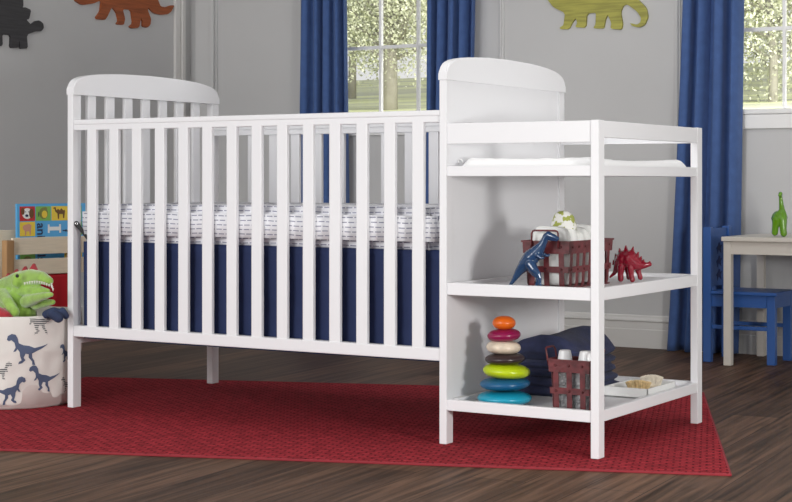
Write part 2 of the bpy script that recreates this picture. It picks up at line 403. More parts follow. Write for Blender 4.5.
# right end: solid arched panel
link('arched_top_panel', arch(L1-.002, L1+W+.003, 1.013), W_, crib)
link('leg', B(L1, L1+W, 0, TP, 0, 1.013, bev=.002), W_, crib); link('leg', B(L1, L1+W, D-TP, D, 0, 1.013, bev=.002), W_, crib)
link('solid_end_panel', B(L1+.004, L1+W-.005, TP-.004, D-TP+.004, .09, 1.016), W_, crib)
# mattress support
link('mattress_support', B(W+.030, L1-.024, .056, D-.056, .515, .5335), W_, crib)
# changer
for y0 in (0, D-TP): link('leg', B(L2-W, L2, y0, y0+TP, 0, .8926, bev=.002), W_, crib)
X0 = L1+W
bm = bmesh.new()
box(bm, X0, L2-W, .003, .021, .834, .8915, bev=.002); link('top_rail', bm, W_, crib)
link('top_rail', B(X0, L2-W, D-.021, D-.003, .846, .8915, bev=.002), W_, crib)
link('top_side_rail', B(L2-.020, L2-.001, TP, D-TP, .847, .8915, bev=.002), W_, crib)
def shelf(name, z0, z1, zp):
    bm = bmesh.new()
    box(bm, X0, L2-W, .003, .021, z0, z1, bev=.002); box(bm, X0, L2-W, D-.021, D-.003, z0, z1, bev=.002)
    box(bm, L2-.021, L2-.002, TP, D-TP, z0, z1, bev=.002); box(bm, X0, X0+.016, TP, D-TP, z0, z1, bev=.002)
    box(bm, X0+.001, L2-.018, .018, D-.018, z0+.006, zp)
    return link(name, bm, W_, crib)
shelf('changing_tray', .7445, .773, .756)
shelf('shelf', .415, .4490, .438)
shelf('shelf', .094, .1245, .1085)

# mattress
def soft_box(name, x0, x1, y0, y1, z0, z1, r, m, rr=None, puff=0, nseg=6, seed=1):
    bm = bmesh.new(); box(bm, x0, x1, y0, y1, z0, z1)
    # round upright corners first, then the rims
    up = [e for e in bm.edges if abs(e.verts[0].co.z-e.verts[1].co.z) > 1e-4]
    bmesh.ops.bevel(bm, geom=up, offset=rr or r, segments=nseg, affect='EDGES')
    hz = [e for e in bm.edges if (abs(e.verts[0].co.z-z1) < 1e-5 and abs(e.verts[1].co.z-z1) < 1e-5) or (abs(e.verts[0].co.z-z0) < 1e-5 and abs(e.verts[1].co.z-z0) < 1e-5)]
    bmesh.ops.bevel(bm, geom=hz, offset=r, segments=5, affect='EDGES')
    return link(name, bm, m, smooth=True)
o = soft_box('crib_mattress', .0215, L1-.006, .0205, D-.025, .5365, .657, .024, M['sheet'], .022)
o.data.polygons.foreach_set('use_smooth', [True]*len(o.data.polygons))
tag(o, 'crib mattress in a white sheet with rows of grey dashes', 'mattress')
# skirt: a folded band of cloth that hangs round the mattress support
bm = bmesh.new(); per = []
x0, x1, y0, y1 = .029, L1-.012, .037, D-.042
def seg_pts(a, c, n): return [Vector(a).lerp(Vector(c), i/n) for i in range(n)]
per = seg_pts((x0,y0,0),(x1,y0,0),170)+seg_pts((x1,y0,0),(x1,y1,0),60)+seg_pts((x1,y1,0),(x0,y1,0),120)+seg_pts((x0,y1,0),(x0,y0,0),60)
rows = []
for j in range(14):
    t = j/13; z = .536-t*(.536-.222); row = []
    for i, p in enumerate(per):
        nrm = Vector((0,-1,0)) if i < 170 else Vector((1,0,0)) if i < 230 else Vector((0,1,0)) if i < 350 else Vector((-1,0,0))
        q = noise.noise(Vector((p.x*9, p.y*9, t*1.5)))+.5*noise.noise(Vector((p.x*24, p.y*24, t*3)))
        off = q*.006*(.3+t)-.004
        if i >= 350 or i < 4: off += .003*t
        row.append(bm.verts.new((max(p.x+nrm.x*off, .0215), max(.0315, p.y+nrm.y*off), z)))
    rows.append(row)
n = len(per)
for j in range(13):
    for i in range(n): bm.faces.new((rows[j][i], rows[j][(i+1) % n], rows[j+1][(i+1) % n], rows[j+1][i]))
bm.faces.new(rows[0])
o = link('crib_skirt', bm, M['navy'], smooth=True); tag(o, 'navy blue cloth crib skirt hanging below the mattress behind the slats', 'crib skirt')
# black strap
st = thing('strap', 'black strap tab with a metal eyelet at the left corner of the crib mattress', 'strap')
a, b_ = Vector((.0285,.062,.594)), Vector((.046,.0285,.531))
a = at_x(76.5, 223.5, .027); b_ = at_y(88, 239, .026)
bm = bmesh.new(); d_ = (b_-a).normalized(); side = Vector((-.70,.715,-.03)).cross(d_).normalized()
nn = d_.cross(side).normalized(); pts = []
for k in range(9):
    q = PI/2+PI*k/8; pts.append(a+.0085*math.sin(q)*side+.0085*math.cos(q)*d_)
pts += [b_-side*.004, b_+side*.004]
poly_solid(bm, pts, nn*.003)
link('strap_tab', bm, M['black'], st)
bm = bmesh.new(); ring = [a+nn*.004*sg+.0038*(math.cos(q)*side+math.sin(q)*d_) for sg in (0,) for q in [2*PI*k/14 for k in range(14)]]
tube(bm, [p-nn*.0008 for p in ring], .0014, 6, True); tube(bm, [p+nn*.0038 for p in ring], .0014, 6, True); link('eyelet', bm, M['chrome'], st, True)
# changing pad
bm = bmesh.new(); nx, ny = 40, 50; X1 = L2-.024; g0 = []; g1 = []
for j in range(ny+1):
    ra = []; rb = []
    for i in range(nx+1):
        s, t = i/nx, j/ny; x = X0+.019+(X1-X0-.021)*s; y = .026+(D-.052)*t
        ed = min(1, (1-abs(2*s-1))*8)**.5*min(1, (1-abs(2*t-1))*12)**.5
        c = (2*abs(t-.5))**2
        z = .758+(.027+.010*c+.004*(2*abs(s-.5))**2+.0018*noise.noise(Vector((x*30, y*30, 2))))*ed
        ra.append(bm.verts.new((x, y, z))); rb.append(bm.verts.new((x, y, .757)) )
    g0.append(ra); g1.append(rb)
for j in range(ny):
    for i in range(nx):
        bm.faces.new((g0[j][i], g0[j][i+1], g0[j+1][i+1], g0[j+1][i])); bm.faces.new((g1[j][i], g1[j+1][i], g1[j+1][i+1], g1[j][i+1]))
bmesh.ops.remove_doubles(bm, verts=bm.verts[:], dist=.0012)
pad = link('changing_pad', bm, M['pad'], smooth=True); tag(pad, 'white changing pad lying in the top tray of the changing table', 'changing pad')
bm = bmesh.new(); tube(bm, [(X0+.022,.030,.780),(X0+.024,.026,.790),(X0+.032,.028,.792),(X0+.036,.030,.783)], .0016, 6)
link('corner_loop', bm, M['pad'], pad, True)

# ------------------------------------------------------------ RUG
FR = Vector((2.234,-.021,0)); ang = math.radians(20.3); ux = Vector((math.cos(ang), math.sin(ang),0)); uy = Vector((-math.sin(ang), math.cos(ang),0))
RL, RD = 2.27, 1.57
bm = bmesh.new(); box(bm, 0, RL, 0, RD, 0, .0058, bev=.002)
skew = lambda b_: [setattr(v.co, 'x', v.co.x-v.co.y*math.tan(math.radians(2.7))) for v in b_.verts]
skew(bm); o = link('rug', bm, M['rug']); o.location = FR-ux*RL+Vector((0,0,ZF)); o.rotation_euler = (0,0,ang)
tag(o, 'red textured woven rug lying under the crib on the wooden floor', 'rug')
bm = bmesh.new()
for q in ((0,RL,-.002,.004),(0,RL,RD-.004,RD+.002),(-.002,.004,0,RD),(RL-.004,RL+.002,0,RD)): box(bm, q[0], q[1], q[2], q[3], .0002, .0066, bev=.002)
skew(bm); link('rug_binding', bm, M['rugedge'], o)

# ------------------------------------------------------------ STACKING RINGS
tx, ty = 1.535, .100; dT = SN*(CX-tx)+CS*(ty-CY); tw = FP/dT
rings = [('teal',504,396.2,27.2,7.6,0),('blue',504.4,383.4,25.2,7.0,2),('lime',506,371.6,23.6,8.0,-3),('brown',504.4,359.2,20,6.3,2),
         ('cream',503,348.0,17.3,7.1,-2),('magenta',503.4,336.0,16.7,6.6,4),('orange',503.5,325.3,11.7,7.2,0)]
zz = .1085
lab = dict(teal='teal stacking ring, the widest one, at the bottom of the ring tower', blue='dark blue stacking ring lying on the teal one in the ring tower',
           lime='lime green stacking ring in the middle of the ring tower', brown='dark brown stacking ring between the lime and the cream ones',
           cream='cream speckled stacking ring between the brown and the magenta ones', magenta='magenta stacking ring just below the orange top of the tower',
           orange='small orange egg-shaped knob topping the stacking ring tower')
ztop = zz
for nm, u, v, rw, rh, tilt in rings:
    R, H = rw/tw, math.sqrt(rh**2-(.134*rw)**2)/tw; zc = CZ-(v-HY)/tw; 
    zc = max(zc, ztop+H*.93) if nm != 'teal' else zz+H
    bm = bmesh.new(); prof = []
    for k in range(17):
        q = -PI/2+PI*k/16
        e = .62 if nm != 'orange' else .9
        rr = R*(1-(1-math.cos(q)**e)*(1.0)) ; prof.append((max(rr, 0), H*math.sin(q)))
    du = (u-504)/tw
    c = Vector((tx+du*CS, ty+du*SN, zc))
    lathe(bm, prof, (0,0,0), 48, Matrix.Rotation(math.radians(tilt), 4, Vector((SN,-CS,0))))
    bmesh.ops.remove_doubles(bm, verts=bm.verts[:], dist=1e-5)
    o = link('stacking_ring', bm, M['ring_'+nm], smooth=True); o.location = c
    tag(o, lab[nm], 'toy ring', 'rings of the stacking tower'); ztop = zc+H*.93

# ------------------------------------------------------------ TOWELS
def towel(x0, x1, y0, y1, z0, z1, label, layers=3, hump=0, seed=1):
    bm = bmesh.new(); nt, na = 22, 72; rows = []
    cx, cy = (x0+x1)/2, (y0+y1)/2; a, b = (x1-x0)/2, (y1-y0)/2
    def hz(x, y):
        q = (x-x0)/(x1-x0); q = min(1, max(0, q))
        return hump*max(0, math.sin(PI*min(1, q**1.35)))**1.3+.5*hump*noise.noise(Vector((x*8, y*8, seed)))
    for j in range(nt+1):
        t = j/nt; row = []
        f = 1-.075*abs(math.cos(PI*layers*t))**4-.03*(2*abs(t-.5))**6
        for k in range(na):
            q = 2*PI*k/na; c, s = math.cos(q), math.sin(q)
            ex = .26; x = cx+a*f*math.copysign(abs(c)**ex, c); y = cy+b*f*math.copysign(abs(s)**ex, s)
            jt = .009*noise.noise(Vector((x*11, y*11, t*3+seed)))+.003*noise.noise(Vector((x*30, y*30, t*7)))-.003
            row.append(bm.verts.new((x+jt*c, y+jt*s, z0+(z1-z0+hz(x, y))*t)))
        rows.append(row)
    for j in range(nt):
        for k in range(na): bm.faces.new((rows[j][k], rows[j][(k+1) % na], rows[j+1][(k+1) % na], rows[j+1][k]))
    # caps: concentric
    for top in (0, 1):
        prev = rows[-1] if top else rows[0]
        for rr in (.8, .6, .4, .2):
            cur = []
            for k in range(na):
                p = rows[-1 if top else 0][k].co; x = cx+(p.x-cx)*rr; y = cy+(p.y-cy)*rr
                z = z0+(z1-z0+hz(x, y))+(0 if hump == 0 else .004*(1-rr)+.003*noise.noise(Vector((x*30, y*15, seed)))) if top else z0
                cur.append(bm.verts.new((x, y, z)))
            for k in range(na): bm.faces.new((prev[k], prev[(k+1) % na], cur[(k+1) % na], cur[k]))
            prev = cur
        bm.faces.new(prev)
    o = link('folded_towel', bm, M['towel'], smooth=True)
    return tag(o, label, 'towel', 'navy towels on the bottom shelf')
towel(1.424,1.680,.29,.600,.1095,.163,'navy folded towel at the bottom of the towel stack on the lowest shelf', 2, 0, 1)
towel(1.428,1.672,.29,.595,.1636,.2135,'navy folded towel in the middle of the stack on the lowest shelf', 2, 0, 2)
towel(1.424,1.668,.29,.590,.2137,.238,'navy folded towel heaped up on top of the towel stack', 1, .060, 3)

# ------------------------------------------------------------ METAL BASKETS
def basket(x0, x1, y0, y1, z0, z1, fl, hand, label):
    """fl: rim flare; hand: 'x' handles on the x ends, 'y' handles on the y ends; strips woven round"""
    t = thing('metal_basket', label, 'basket'); t.location = ((x0+x1)/2, (y0+y1)/2, z0)
    inv = Matrix.Translation(-Vector(t.location)); th = .0022
    H = z1-z0
    def rect(z):
        f = fl*(z-z0)/H; return x0-f+.004, x1+f-.004, y0-f+.004, y1+f-.004
    def band(bm, za, zb, out=.0):
        for (zlo, zhi) in ((za, zb),):
            A = rect(zlo); Bq = rect(zhi)
            def ringv(q, z, o): return [Vector((q[0]-o,q[2]-o,z)),Vector((q[1]+o,q[2]-o,z)),Vector((q[1]+o,q[3]+o,z)),Vector((q[0]-o,q[3]+o,z))]
            vs = [[bm.verts.new(p) for p in ringv(*w)] for w in ((A,zlo,out),(Bq,zhi,out),(Bq,zhi,out-th),(A,zlo,out-th))]
            for i in range(4):
                j = (i+1) % 4
                for k in range(4): bm.faces.new((vs[k][i], vs[k][j], vs[(k+1) % 4][j], vs[(k+1) % 4][i]))
    bm = bmesh.new(); band(bm, z1-.033, z1, .001); band(bm, z1-.003, z1+.002, .004)
    o = link('rim_band', bm, M['metalred'], t); o.data.transform(inv)
    zm = z0+H*.40
    bm = bmesh.new(); band(bm, zm-.0085, zm+.0085, .0005); o = link('middle_band', bm, M['metalred'], t); o.data.transform(inv)
    bm = bmesh.new(); A = rect(z0); box(bm, A[0], A[1], A[2], A[3], z0, z0+.003); o = link('base', bm, M['metalred'], t); o.data.transform(inv)
    # upright strips, tucked under at the foot
    spots = []
    def strips(n, fixed, lo, hi, ax, sg):
        for i in range(n):
            s = lo+(hi-lo)*(i+.5)/n
            bm = bmesh.new(); f = fl; w = .0078
            prof = [(fixed+sg*(-.004+f), z1-.003), (fixed-sg*.004, z0+.012), (fixed-sg*.007, z0+.004), (fixed-sg*.016, z0)]
            prev = None
            for c, z in prof:
                cur = []
                for (ds, dn) in ((-w,0),(w,0),(w,-.0018*sg),(-w,-.0018*sg)):
                    p = (c+dn, s+ds, z) if ax == 'x' else (s+ds, c+dn, z)
                    cur.append(bm.verts.new(p))
                if prev:
                    for k in range(4): bm.faces.new((prev[k], prev[(k+1) % 4], cur[(k+1) % 4], cur[k]))
                else: bm.faces.new(cur)
                prev = cur
            bm.faces.new(prev[::-1])
            o = link('upright_strip', bm, M['metalred'], t); o.data.transform(inv)
            for z in (z1-.015, zm):
                c = fixed+sg*(-.004+f*(z-z0)/H); spots.append((c+sg*.001, s, z) if ax == 'x' else (s, c+sg*.001, z))
    nX = max(3, round((x1-x0)/.042)); nY = max(2, round((y1-y0)/.042))
    strips(nX, y0, x0, x1, 'y', -1); strips(nX, y1, x0, x1, 'y', 1); strips(nY, x0, y0, y1, 'x', -1); strips(nY, x1, y0, y1, 'x', 1)
    bm = bmesh.new()
    for p in spots: ball(bm, p, .0042, 1)
    o = link('rivet', bm, M['rivet'], t, True); o.data.transform(inv); o['kind'] = 'stuff'
    # handles
    hw, hh = hand[1], .030
    for sg in (-1, 1):
        if hand[0] == 'y': c = (y0-fl if sg < 0 else y1+fl); mid = (x0+x1)/2+hand[2]; P3 = lambda s, z, o=0: (mid+s, c+sg*(.0015+o), z)
        else: c = (x0-fl if sg < 0 else x1+fl); mid = (y0+y1)/2+hand[2]; P3 = lambda s, z, o=0: (c+sg*(.0015+o), mid+s, z)
        ln = .010 if hand[0] == 'x' else 0; pts = [P3(-hw, z1-.018), P3(-hw, z1+hh-.008, ln*.7), P3(-hw+.003, z1+hh-.002, ln), P3(-hw+.010, z1+hh, ln), P3(hw-.010, z1+hh, ln), P3(hw-.003, z1+hh-.002, ln), P3(hw, z1+hh-.008, ln*.7), P3(hw, z1-.018)]
        bm = bmesh.new(); tube(bm, pts, .0026, 8); o = link('handle', bm, M['metalred'], t, True); o.data.transform(inv)
    return t
basket(1.602,1.738,.086,.372,.4385,.566,.006,('y',.040,0),'dark red metal basket full of folded diapers on the middle shelf')
basket(1.694,1.812,.056,.142,.1090,.248,.005,('x',.028,-.005),'small dark red metal basket holding baby bottles on the lowest shelf')
# a wide strip on the front of the upper basket, below the handle end, is part of it; diapers inside
for k in range(6):
    y0 = .098+k*.0445
    bm = bmesh.new(); nx, nz, ny = 16, 16, 8
    x0, x1, z0, z1 = 1.612, 1.728, .444, .602+.007*math.sin(k*1.9+.6)
    cx = (x0+x1)/2; rows = []
    for j in range(25):
        q = PI*j/24; rows.append([])
        for i in range(nx*2):
            w = 2*PI*i/(nx*2); c, s = math.cos(w), math.sin(w)
            # superellipse cross-section along z
            zz_ = -math.cos(q); zz_ = math.copysign(abs(zz_)**.62, zz_); rr = abs(math.sin(q))**.38
            x = cx+(x1-x0)/2*rr*math.copysign(abs(c)**.4, c); y = y0+.021+.0215*rr*math.copysign(abs(s)**.7, s)
            z = (z0+z1)/2+(z1-z0)/2*zz_ + (.004*noise.noise(Vector((x*25, y*40, k*3))) if zz_ > 0 else 0)
            y += .002*noise.noise(Vector((x*30, z*30, k*7)))
            rows[-1].append(bm.verts.new((x, y, z)))
    for a_, b2 in zip(rows, rows[1:]):
        for i in range(nx*2): bm.faces.new((a_[i], a_[(i+1) % (nx*2)], b2[(i+1) % (nx*2)], b2[i]))
    bmesh.ops.remove_doubles(bm, verts=bm.verts[:], dist=1e-5)
    o = link('folded_diaper', bm, M['diaper'], smooth=True)
    tag(o, 'white folded diaper packed in the red basket, frontmost of the row' if k == 0 else
        'white folded diaper packed in the red basket, hindmost of the row' if k == 5 else 'white folded diaper standing in the row inside the red metal basket', 'diaper', 'diapers in the red basket' if 0 < k < 5 else None)
# patterned bundle
p = at_y(563.5, 226, .17)
bm = bmesh.new(); prof = [(0,-.004)]+[( .0345*math.cos(q)**.8*(1-.10*math.sin(q)), .012+.040*math.sin(q)) for q in [(-.35+1.92*k/12)*1 for k in range(12)]]+[(0,.052)]
lathe(bm, prof, (0,0,0), 28)
bmesh.ops.remove_doubles(bm, verts=bm.verts[:], dist=1e-4)
for v in bm.verts: v.co += v.co.normalized()*.0035*noise.noise(v.co*60)
o = link('cloth_bundle', bm, M['patch'], smooth=True); o.location = (p.x, p.y, .597)
tag(o, 'small green and white patterned rolled cloth sitting on top of the diapers', 'cloth')

# bottles in the lower basket
for (bx, by, lb) in ((1.721,.099,'clear baby bottle with white cap in the small red basket, left one'),(1.782,.100,'clear baby bottle with white cap in the small red basket, right one beside the post')):
    t = thing('baby_bottle', lb, 'bottle'); t.location = (bx, by, .1125)
    bm = bmesh.new(); lathe(bm, [(0,0),(.026,0),(.0295,.004),(.0295,.108),(.026,.118),(.0200,.122),(.0200,.127),(0,.127)], seg=28); link('bottle_body', bm, M['clear'], t, True)
    bm = bmesh.new(); lathe(bm, [(0,.126),(.0205,.126),(.0205,.131),(.0160,.156),(.0135,.1585),(0,.1585)], seg=28); o = link('bottle_cap', bm, M['cap'], t, True)
    o.data.polygons.foreach_set('use_smooth', [False]*len(o.data.polygons)); o['label'] = 'white tapered cap'

# tray with brushes
bm = bmesh.new()
tx0, tx1, ty0, ty1, tz0, tz1 = 1.700, 1.838, .400, .612, .1090, .1385
box(bm, tx0, tx1, ty0, ty1, tz0, tz0+.005, bev=.0015)
for q in ((tx0,tx1,ty0,ty0+.005),(tx0,tx1,ty1-.005,ty1),(tx0,tx0+.005,ty0,ty1),(tx1-.005,tx1,ty0,ty1)): box(bm, *q, tz0, tz1, bev=.0015)
o = link('tray', bm, M['tray']); tag(o, 'white rectangular tray holding two brushes on the lowest shelf', 'tray')
def brush(c, ax, ln, wd, hgt, mb, label, nb, handle):
    t = thing('hair_brush', label, 'brush'); t.location = c; d = Vector((math.cos(ax), math.sin(ax), 0)); s = Vector((-d.y, d.x, 0))
    bm = bmesh.new(); pts = [d*ln*.5*math.cos(q)+s*wd*.5*math.sin(q) for q in [2*PI*k/24 for k in range(24)]]
    poly_solid(bm, pts, Vector((0,0,.008)), bev=.002); link('brush_head', bm, M['brushwood'], t, True)
    bm = bmesh.new(); tube(bm, [-d*ln*.42+Vector((0,0,.004)), -d*(ln*.5+handle*.4)+Vector((0,0,.004)), -d*(ln*.5+handle)+Vector((0,0,.004))], [.006,.0045,.006], 8)
    link('brush_handle', bm, M['brushwood'], t, True)
    bm = bmesh.new(); rnd = random.Random(nb)
    for k in range(nb):
        r = math.sqrt(rnd.random()); q = rnd.random()*2*PI
        p0 = d*ln*.44*r*math.cos(q)+s*wd*.42*r*math.sin(q)+Vector((0,0,.008))
        tip = p0*1.0+d*ln*.14*r*math.cos(q)+s*wd*.22*r*math.sin(q)+Vector((0,0,hgt*(1-.25*r*r)+rnd.uniform(-.001,.001)))
        tube(bm, [p0, tip], [.0009,.0006], 4)
    o = link('bristles', bm, mb, t); o['kind'] = 'stuff'
brush((1.790,.446,.1215), .30, .066,.044,.027, M['bristle'], 'brush with golden bristles facing up, nearer one in the white tray', 420, .035)
brush((1.790,.545,.1235), .55, .060,.040,.030, M['bristle2'], 'brush with dense cream bristles, farther one in the white tray', 700, .035)

# ------------------------------------------------------------ TOY DINOSAURS
def pix(y, k, ox, oy, fat=1.0):
    def f(x, v, dy, r):
        p = at_y(ox+x/k, oy+v/k, y); d = SN*(CX-p.x)+CS*(p.y-CY)
        return (p.x, y+dy, p.z, fat*r/k*d/FP)
    return f
f = pix(.050, 5.28, 500, 200, 1.12)
trex = organic('toy_dinosaur', [
  [f(48,441,0,6), f(75,403,0,12), f(105,356,0,22), f(138,318,0,34), f(165,288,0,41), f(192,262,0,35), f(217,230,0,23), f(234,200,0,18), f(244,178,0,18), f(256,168,0,18)],
  [f(256,170,0,18), f(280,178,0,15), f(303,188,0,11)],
  [f(262,186,0,12), f(300,197,0,6)],
  [f(170,322,-.010,28), f(192,350,-.014,21), f(212,372,-.014,15), f(222,395,-.014,10), f(222,425,-.014,9), f(230,444,-.014,8), f(250,447,-.014,6)],
  [f(150,332,.010,26), f(170,372,.014,17), f(190,392,.014,11), f(186,420,.014,9), f(180,440,.014,8), f(166,446,.014,6)],
  [f(210,275,-.014,12), f(232,290,-.016,7), f(244,288,-.016,6)],
  [f(212,270,.014,12), f(235,280,.016,7), f(246,276,.016,6)]], M['bluetoy'], voxel=.0014, smooth=5)
tag(trex, 'glossy dark blue upright toy dinosaur in front of the diaper basket', 'toy dinosaur')
f = pix(.452, 5.02, 590, 200, 1.3)
ch = [[f(101,382,0,4), f(122,362,0,8), f(135,335,0,14), f(150,305,0,24), f(172,290,0,34), f(200,292,0,36), f(225,312,0,28), f(250,322,0,20)],
  [f(250,322,0,19), f(278,322,0,12), f(300,318,0,9)], [f(296,314,0,6), f(301,303,0,2.5)], [f(268,312,0,6), f(270,298,0,2.5)],
  [f(165,330,-.012,16), f(162,365,-.013,12), f(163,390,-.013,12)], [f(180,330,.012,16), f(184,365,.013,11), f(187,384,.013,11)],
  [f(212,335,-.012,15), f(215,370,-.013,11), f(222,394,-.013,11)], [f(228,335,.012,14), f(238,365,.013,10), f(244,386,.013,10)]]
steg = organic('toy_dinosaur', ch, M['redtoy'], voxel=.0014, smooth=3)
bm = bmesh.new()
for (x, v, hx, hv) in ((128,310,-10,-16),(138,285,-10,-22),(156,262,-8,-26),(182,250,-2,-28),(210,254,8,-26),(232,274,12,-20),(248,292,10,-16),(262,304,8,-12)):
    a = Vector(f(x-14,v+10,0,1)[:3]); b2 = Vector(f(x+14,v+12,0,1)[:3]); c = Vector(f(x+hx,v+hv,0,1)[:3])
    poly_solid(bm, [a-Vector((0,.004,0)), b2-Vector((0,.004,0)), c-Vector((0,.004,0))], Vector((0,.008,0)))
link('back_plates', bm, M['redtoy'], steg)
tag(steg, 'glossy dark red four-legged toy dinosaur with back plates on the middle shelf', 'toy dinosaur')
f = pix(2.385, 7.17, 740, 180, 1.45)
sr = organic('toy_dinosaur', [
  [f(296,122,-.01,10), f(297,150,-.01,9), f(301,200,-.008,12), f(303,240,-.004,15), f(300,270,0,24), f(290,295,.0,36), f(270,300,.02,40), f(248,320,.04,26), f(236,350,.045,16)],
  [f(296,124,-.01,11), f(298,134,-.022,9)],
  [f(272,310,-.012,24), f(262,360,-.014,17), f(258,402,-.014,16)], [f(312,310,-.010,22), f(316,360,-.014,17), f(322,408,-.014,17)],
  [f(240,320,.03,20), f(236,370,.034,14), f(234,404,.034,14)], [f(300,320,.03,16), f(298,370,.034,13), f(298,404,.034,13)]], M['greentoy'], voxel=.0018, smooth=3)
bz = min((v.co.z for v in sr.data.vertices)); sr.location.z = .5105-bz
tag(sr, 'glossy green long-necked toy dinosaur standing on the white table', 'toy dinosaur')
for o, zt in ((trex, .4383), (steg, .4383)):
    bz = min((v.co.z for v in o.data.vertices)); o.location.z = zt-bz

# ------------------------------------------------------------ WALL CUT-OUTS
def cutout(pts, k, ox, oy, wall, m, label, th=.012):
    P = []
    for x, v in pts:
        P.append(at_y(ox+x/k, oy+v/k, WY-.0125) if wall == 'back' else at_x(ox+x/k, oy+v/k, LX+.0125))
    # soften outline (one round of corner cutting)
    Q = []
    for i in range(len(P)):
        a, b2 = P[i], P[(i+1) % len(P)]; Q += [a.lerp(b2, .15), a.lerp(b2, .85)]
    bm = bmesh.new(); off = Vector((0,th,0)) if wall == 'back' else Vector((-th,0,0))
    v0 = [bm.verts.new(p) for p in Q]; v1 = [bm.verts.new(p+off) for p in Q]; n = len(Q)
    flat_pts = [Vector((p.x if wall == 'back' else p.y, p.z, 0)) for p in Q]
    for tri in tessellate_polygon([flat_pts]):
        bm.faces.new([v0[i] for i in tri]); bm.faces.new([v1[i] for i in tri[::-1]])
    for i in range(n): bm.faces.new((v0[i], v1[i], v1[(i+1) % n], v0[(i+1) % n]))
    o = link('dinosaur_cutout', bm, m); return tag(o, label, 'wall decoration')
cutout([(50,0),(90,50),(165,85),(155,165),(130,182),(135,193),(190,192),(215,145),(235,120),(245,150),(232,180),(300,183),(308,90),(370,82),(365,165),(352,180),(360,188),(420,188),(430,130),(445,95),(470,150),(465,190),(535,197),(545,160),(530,80),(550,35),(575,28),(640,75),(668,120),(660,150),(640,162),(592,152),(610,172),(650,182),(690,165),(712,110),(700,50),(650,0),(600,-40),(500,-75),(350,-90),(200,-110),(120,-220),(70,-320),(20,-345),(-60,-325),(-70,-290),(0,-280),(30,-200),(20,-80)],
       6.6, 540, 0, 'back', M['saur'], 'olive green wooden long-necked dinosaur cut-out hung on the back wall')
cutout([(195,0),(197,48),(180,78),(205,58),(262,82),(245,160),(222,165),(262,208),(300,175),(330,170),(362,195),(368,235),(345,262),(300,262),(225,290),(235,405),(170,408),(162,330),(158,400),(88,402),(95,295),(20,285),(24,385),(-60,390),(-60,300),(-150,290),(-140,390),(-230,390),(-240,290),(-330,240),(-420,260),(-440,210),(-330,150),(-250,90),(-280,20),(-200,30),(-180,-60),(-100,-40),(-60,-130),(0,-60),(60,-110),(110,-40),(180,-50)],
       8.367, 0, 0, 'left', M['steg'], 'black wooden plated dinosaur cut-out with a clubbed tail on the left wall')
cutout([(95,0),(85,90),(50,138),(60,152),(120,158),(140,130),(165,75),(180,55),(215,100),(230,165),(212,192),(268,198),(280,150),(260,70),(330,78),(345,185),(315,212),(335,225),(390,220),(405,140),(420,165),(420,210),(455,220),(480,195),(485,150),(460,85),(460,55),(510,105),(570,118),(620,112),(645,90),(668,45),(650,40),(600,58),(560,50),(540,0),(500,-60),(400,-110),(250,-110),(170,-90),(120,-160),(60,-170),(30,-100),(-40,-140),(-20,-80),(-60,-50),(-120,0),(-60,40),(20,30)],
       7.92, 90, 0, 'left', M['tric'], 'orange-brown wooden four-legged dinosaur cut-out with raised tail on the left wall')

# ------------------------------------------------------------ TABLE AND CHAIR
t = thing('play_table', 'low off-white wooden child table by the window at the right edge', 'table')
link('tabletop', B(1.375, 2.05, 2.275, 2.735, .492, .510, bev=.003), M['table'], t)
bm = bmesh.new()
box(bm, 1.411, 2.005, 2.292, 2.308, .440, .492, bev=.001); box(bm, 1.411, 2.005, 2.705, 2.720, .440, .492, bev=.001)
box(bm, 1.385, 1.401, 2.318, 2.69, .440, .492, bev=.001); box(bm, 2.010, 2.025, 2.318, 2.69, .440, .492, bev=.001)
link('apron', bm, M['table'], t)
for x in (1.380, 2.005):
    for y in (2.287, 2.690): link('leg', B(x, x+.031, y, y+.034, ZF, .492, bev=.003), M['table'], t)
t = thing('child_chair', 'blue painted wooden child chair tucked behind the off-white table leg', 'chair')
cx0, cx1, cy0, cy1 = 1.262, 1.572, 2.372, 2.622; K = M['chair']
for y in (cy0, cy1-.030): link('back_post', B(cx0, cx0+.034, y, y+.030, ZF, .545, bev=.003), K, t)
for y in (cy0+.012, cy1-.035): link('leg', B(cx1-.046, cx1-.012, y, y+.030, ZF, .272, bev=.003), K, t)
link('seat', B(cx0+.035, cx1, cy0-.004, cy1+.002, .272, .286, bev=.003), K, t)
bm = bmesh.new(); box(bm, cx0+.034, cx1-.046, cy0+.010, cy0+.024, .222, .272); box(bm, cx0+.034, cx1-.046, cy1-.026, cy1-.012, .222, .272)
box(bm, cx1-.026, cx1-.013, cy0+.042, cy1-.035, .222, .272); link('seat_frame', bm, K, t)
for y in (cy0+.012, cy1-.028): link('stretcher', B(cx0+.034, cx1-.046, y, y+.016, .130, .146, bev=.002), K, t)
bp = link('backrest', B(cx0+.008, cx0+.024, cy0+.030, cy1-.030, .300, .538, bev=.002), K, t)
# cut-out motif: little running figures
bm = bmesh.new(); ym = (cy0+cy1)/2; xx = cx0+.0242
for zc in (.455, .400, .345):
    for pl in ([(-.030,.0),(-.012,.012),(-.004,.024),(.008,.022),(.012,.010),(.030,.014),(.016,-.002),(.022,-.022),(.008,-.014),(-.006,-.006),(-.018,-.024),(-.020,-.008)],):
        poly_solid(bm, [Vector((xx, ym+a*1.1, zc+b2)) for a, b2 in pl], Vector((.0012,0,0)))
o = link('carved_motif', bm, M['chairdark'], t); o['label'] = 'dark carved figures on the backrest'

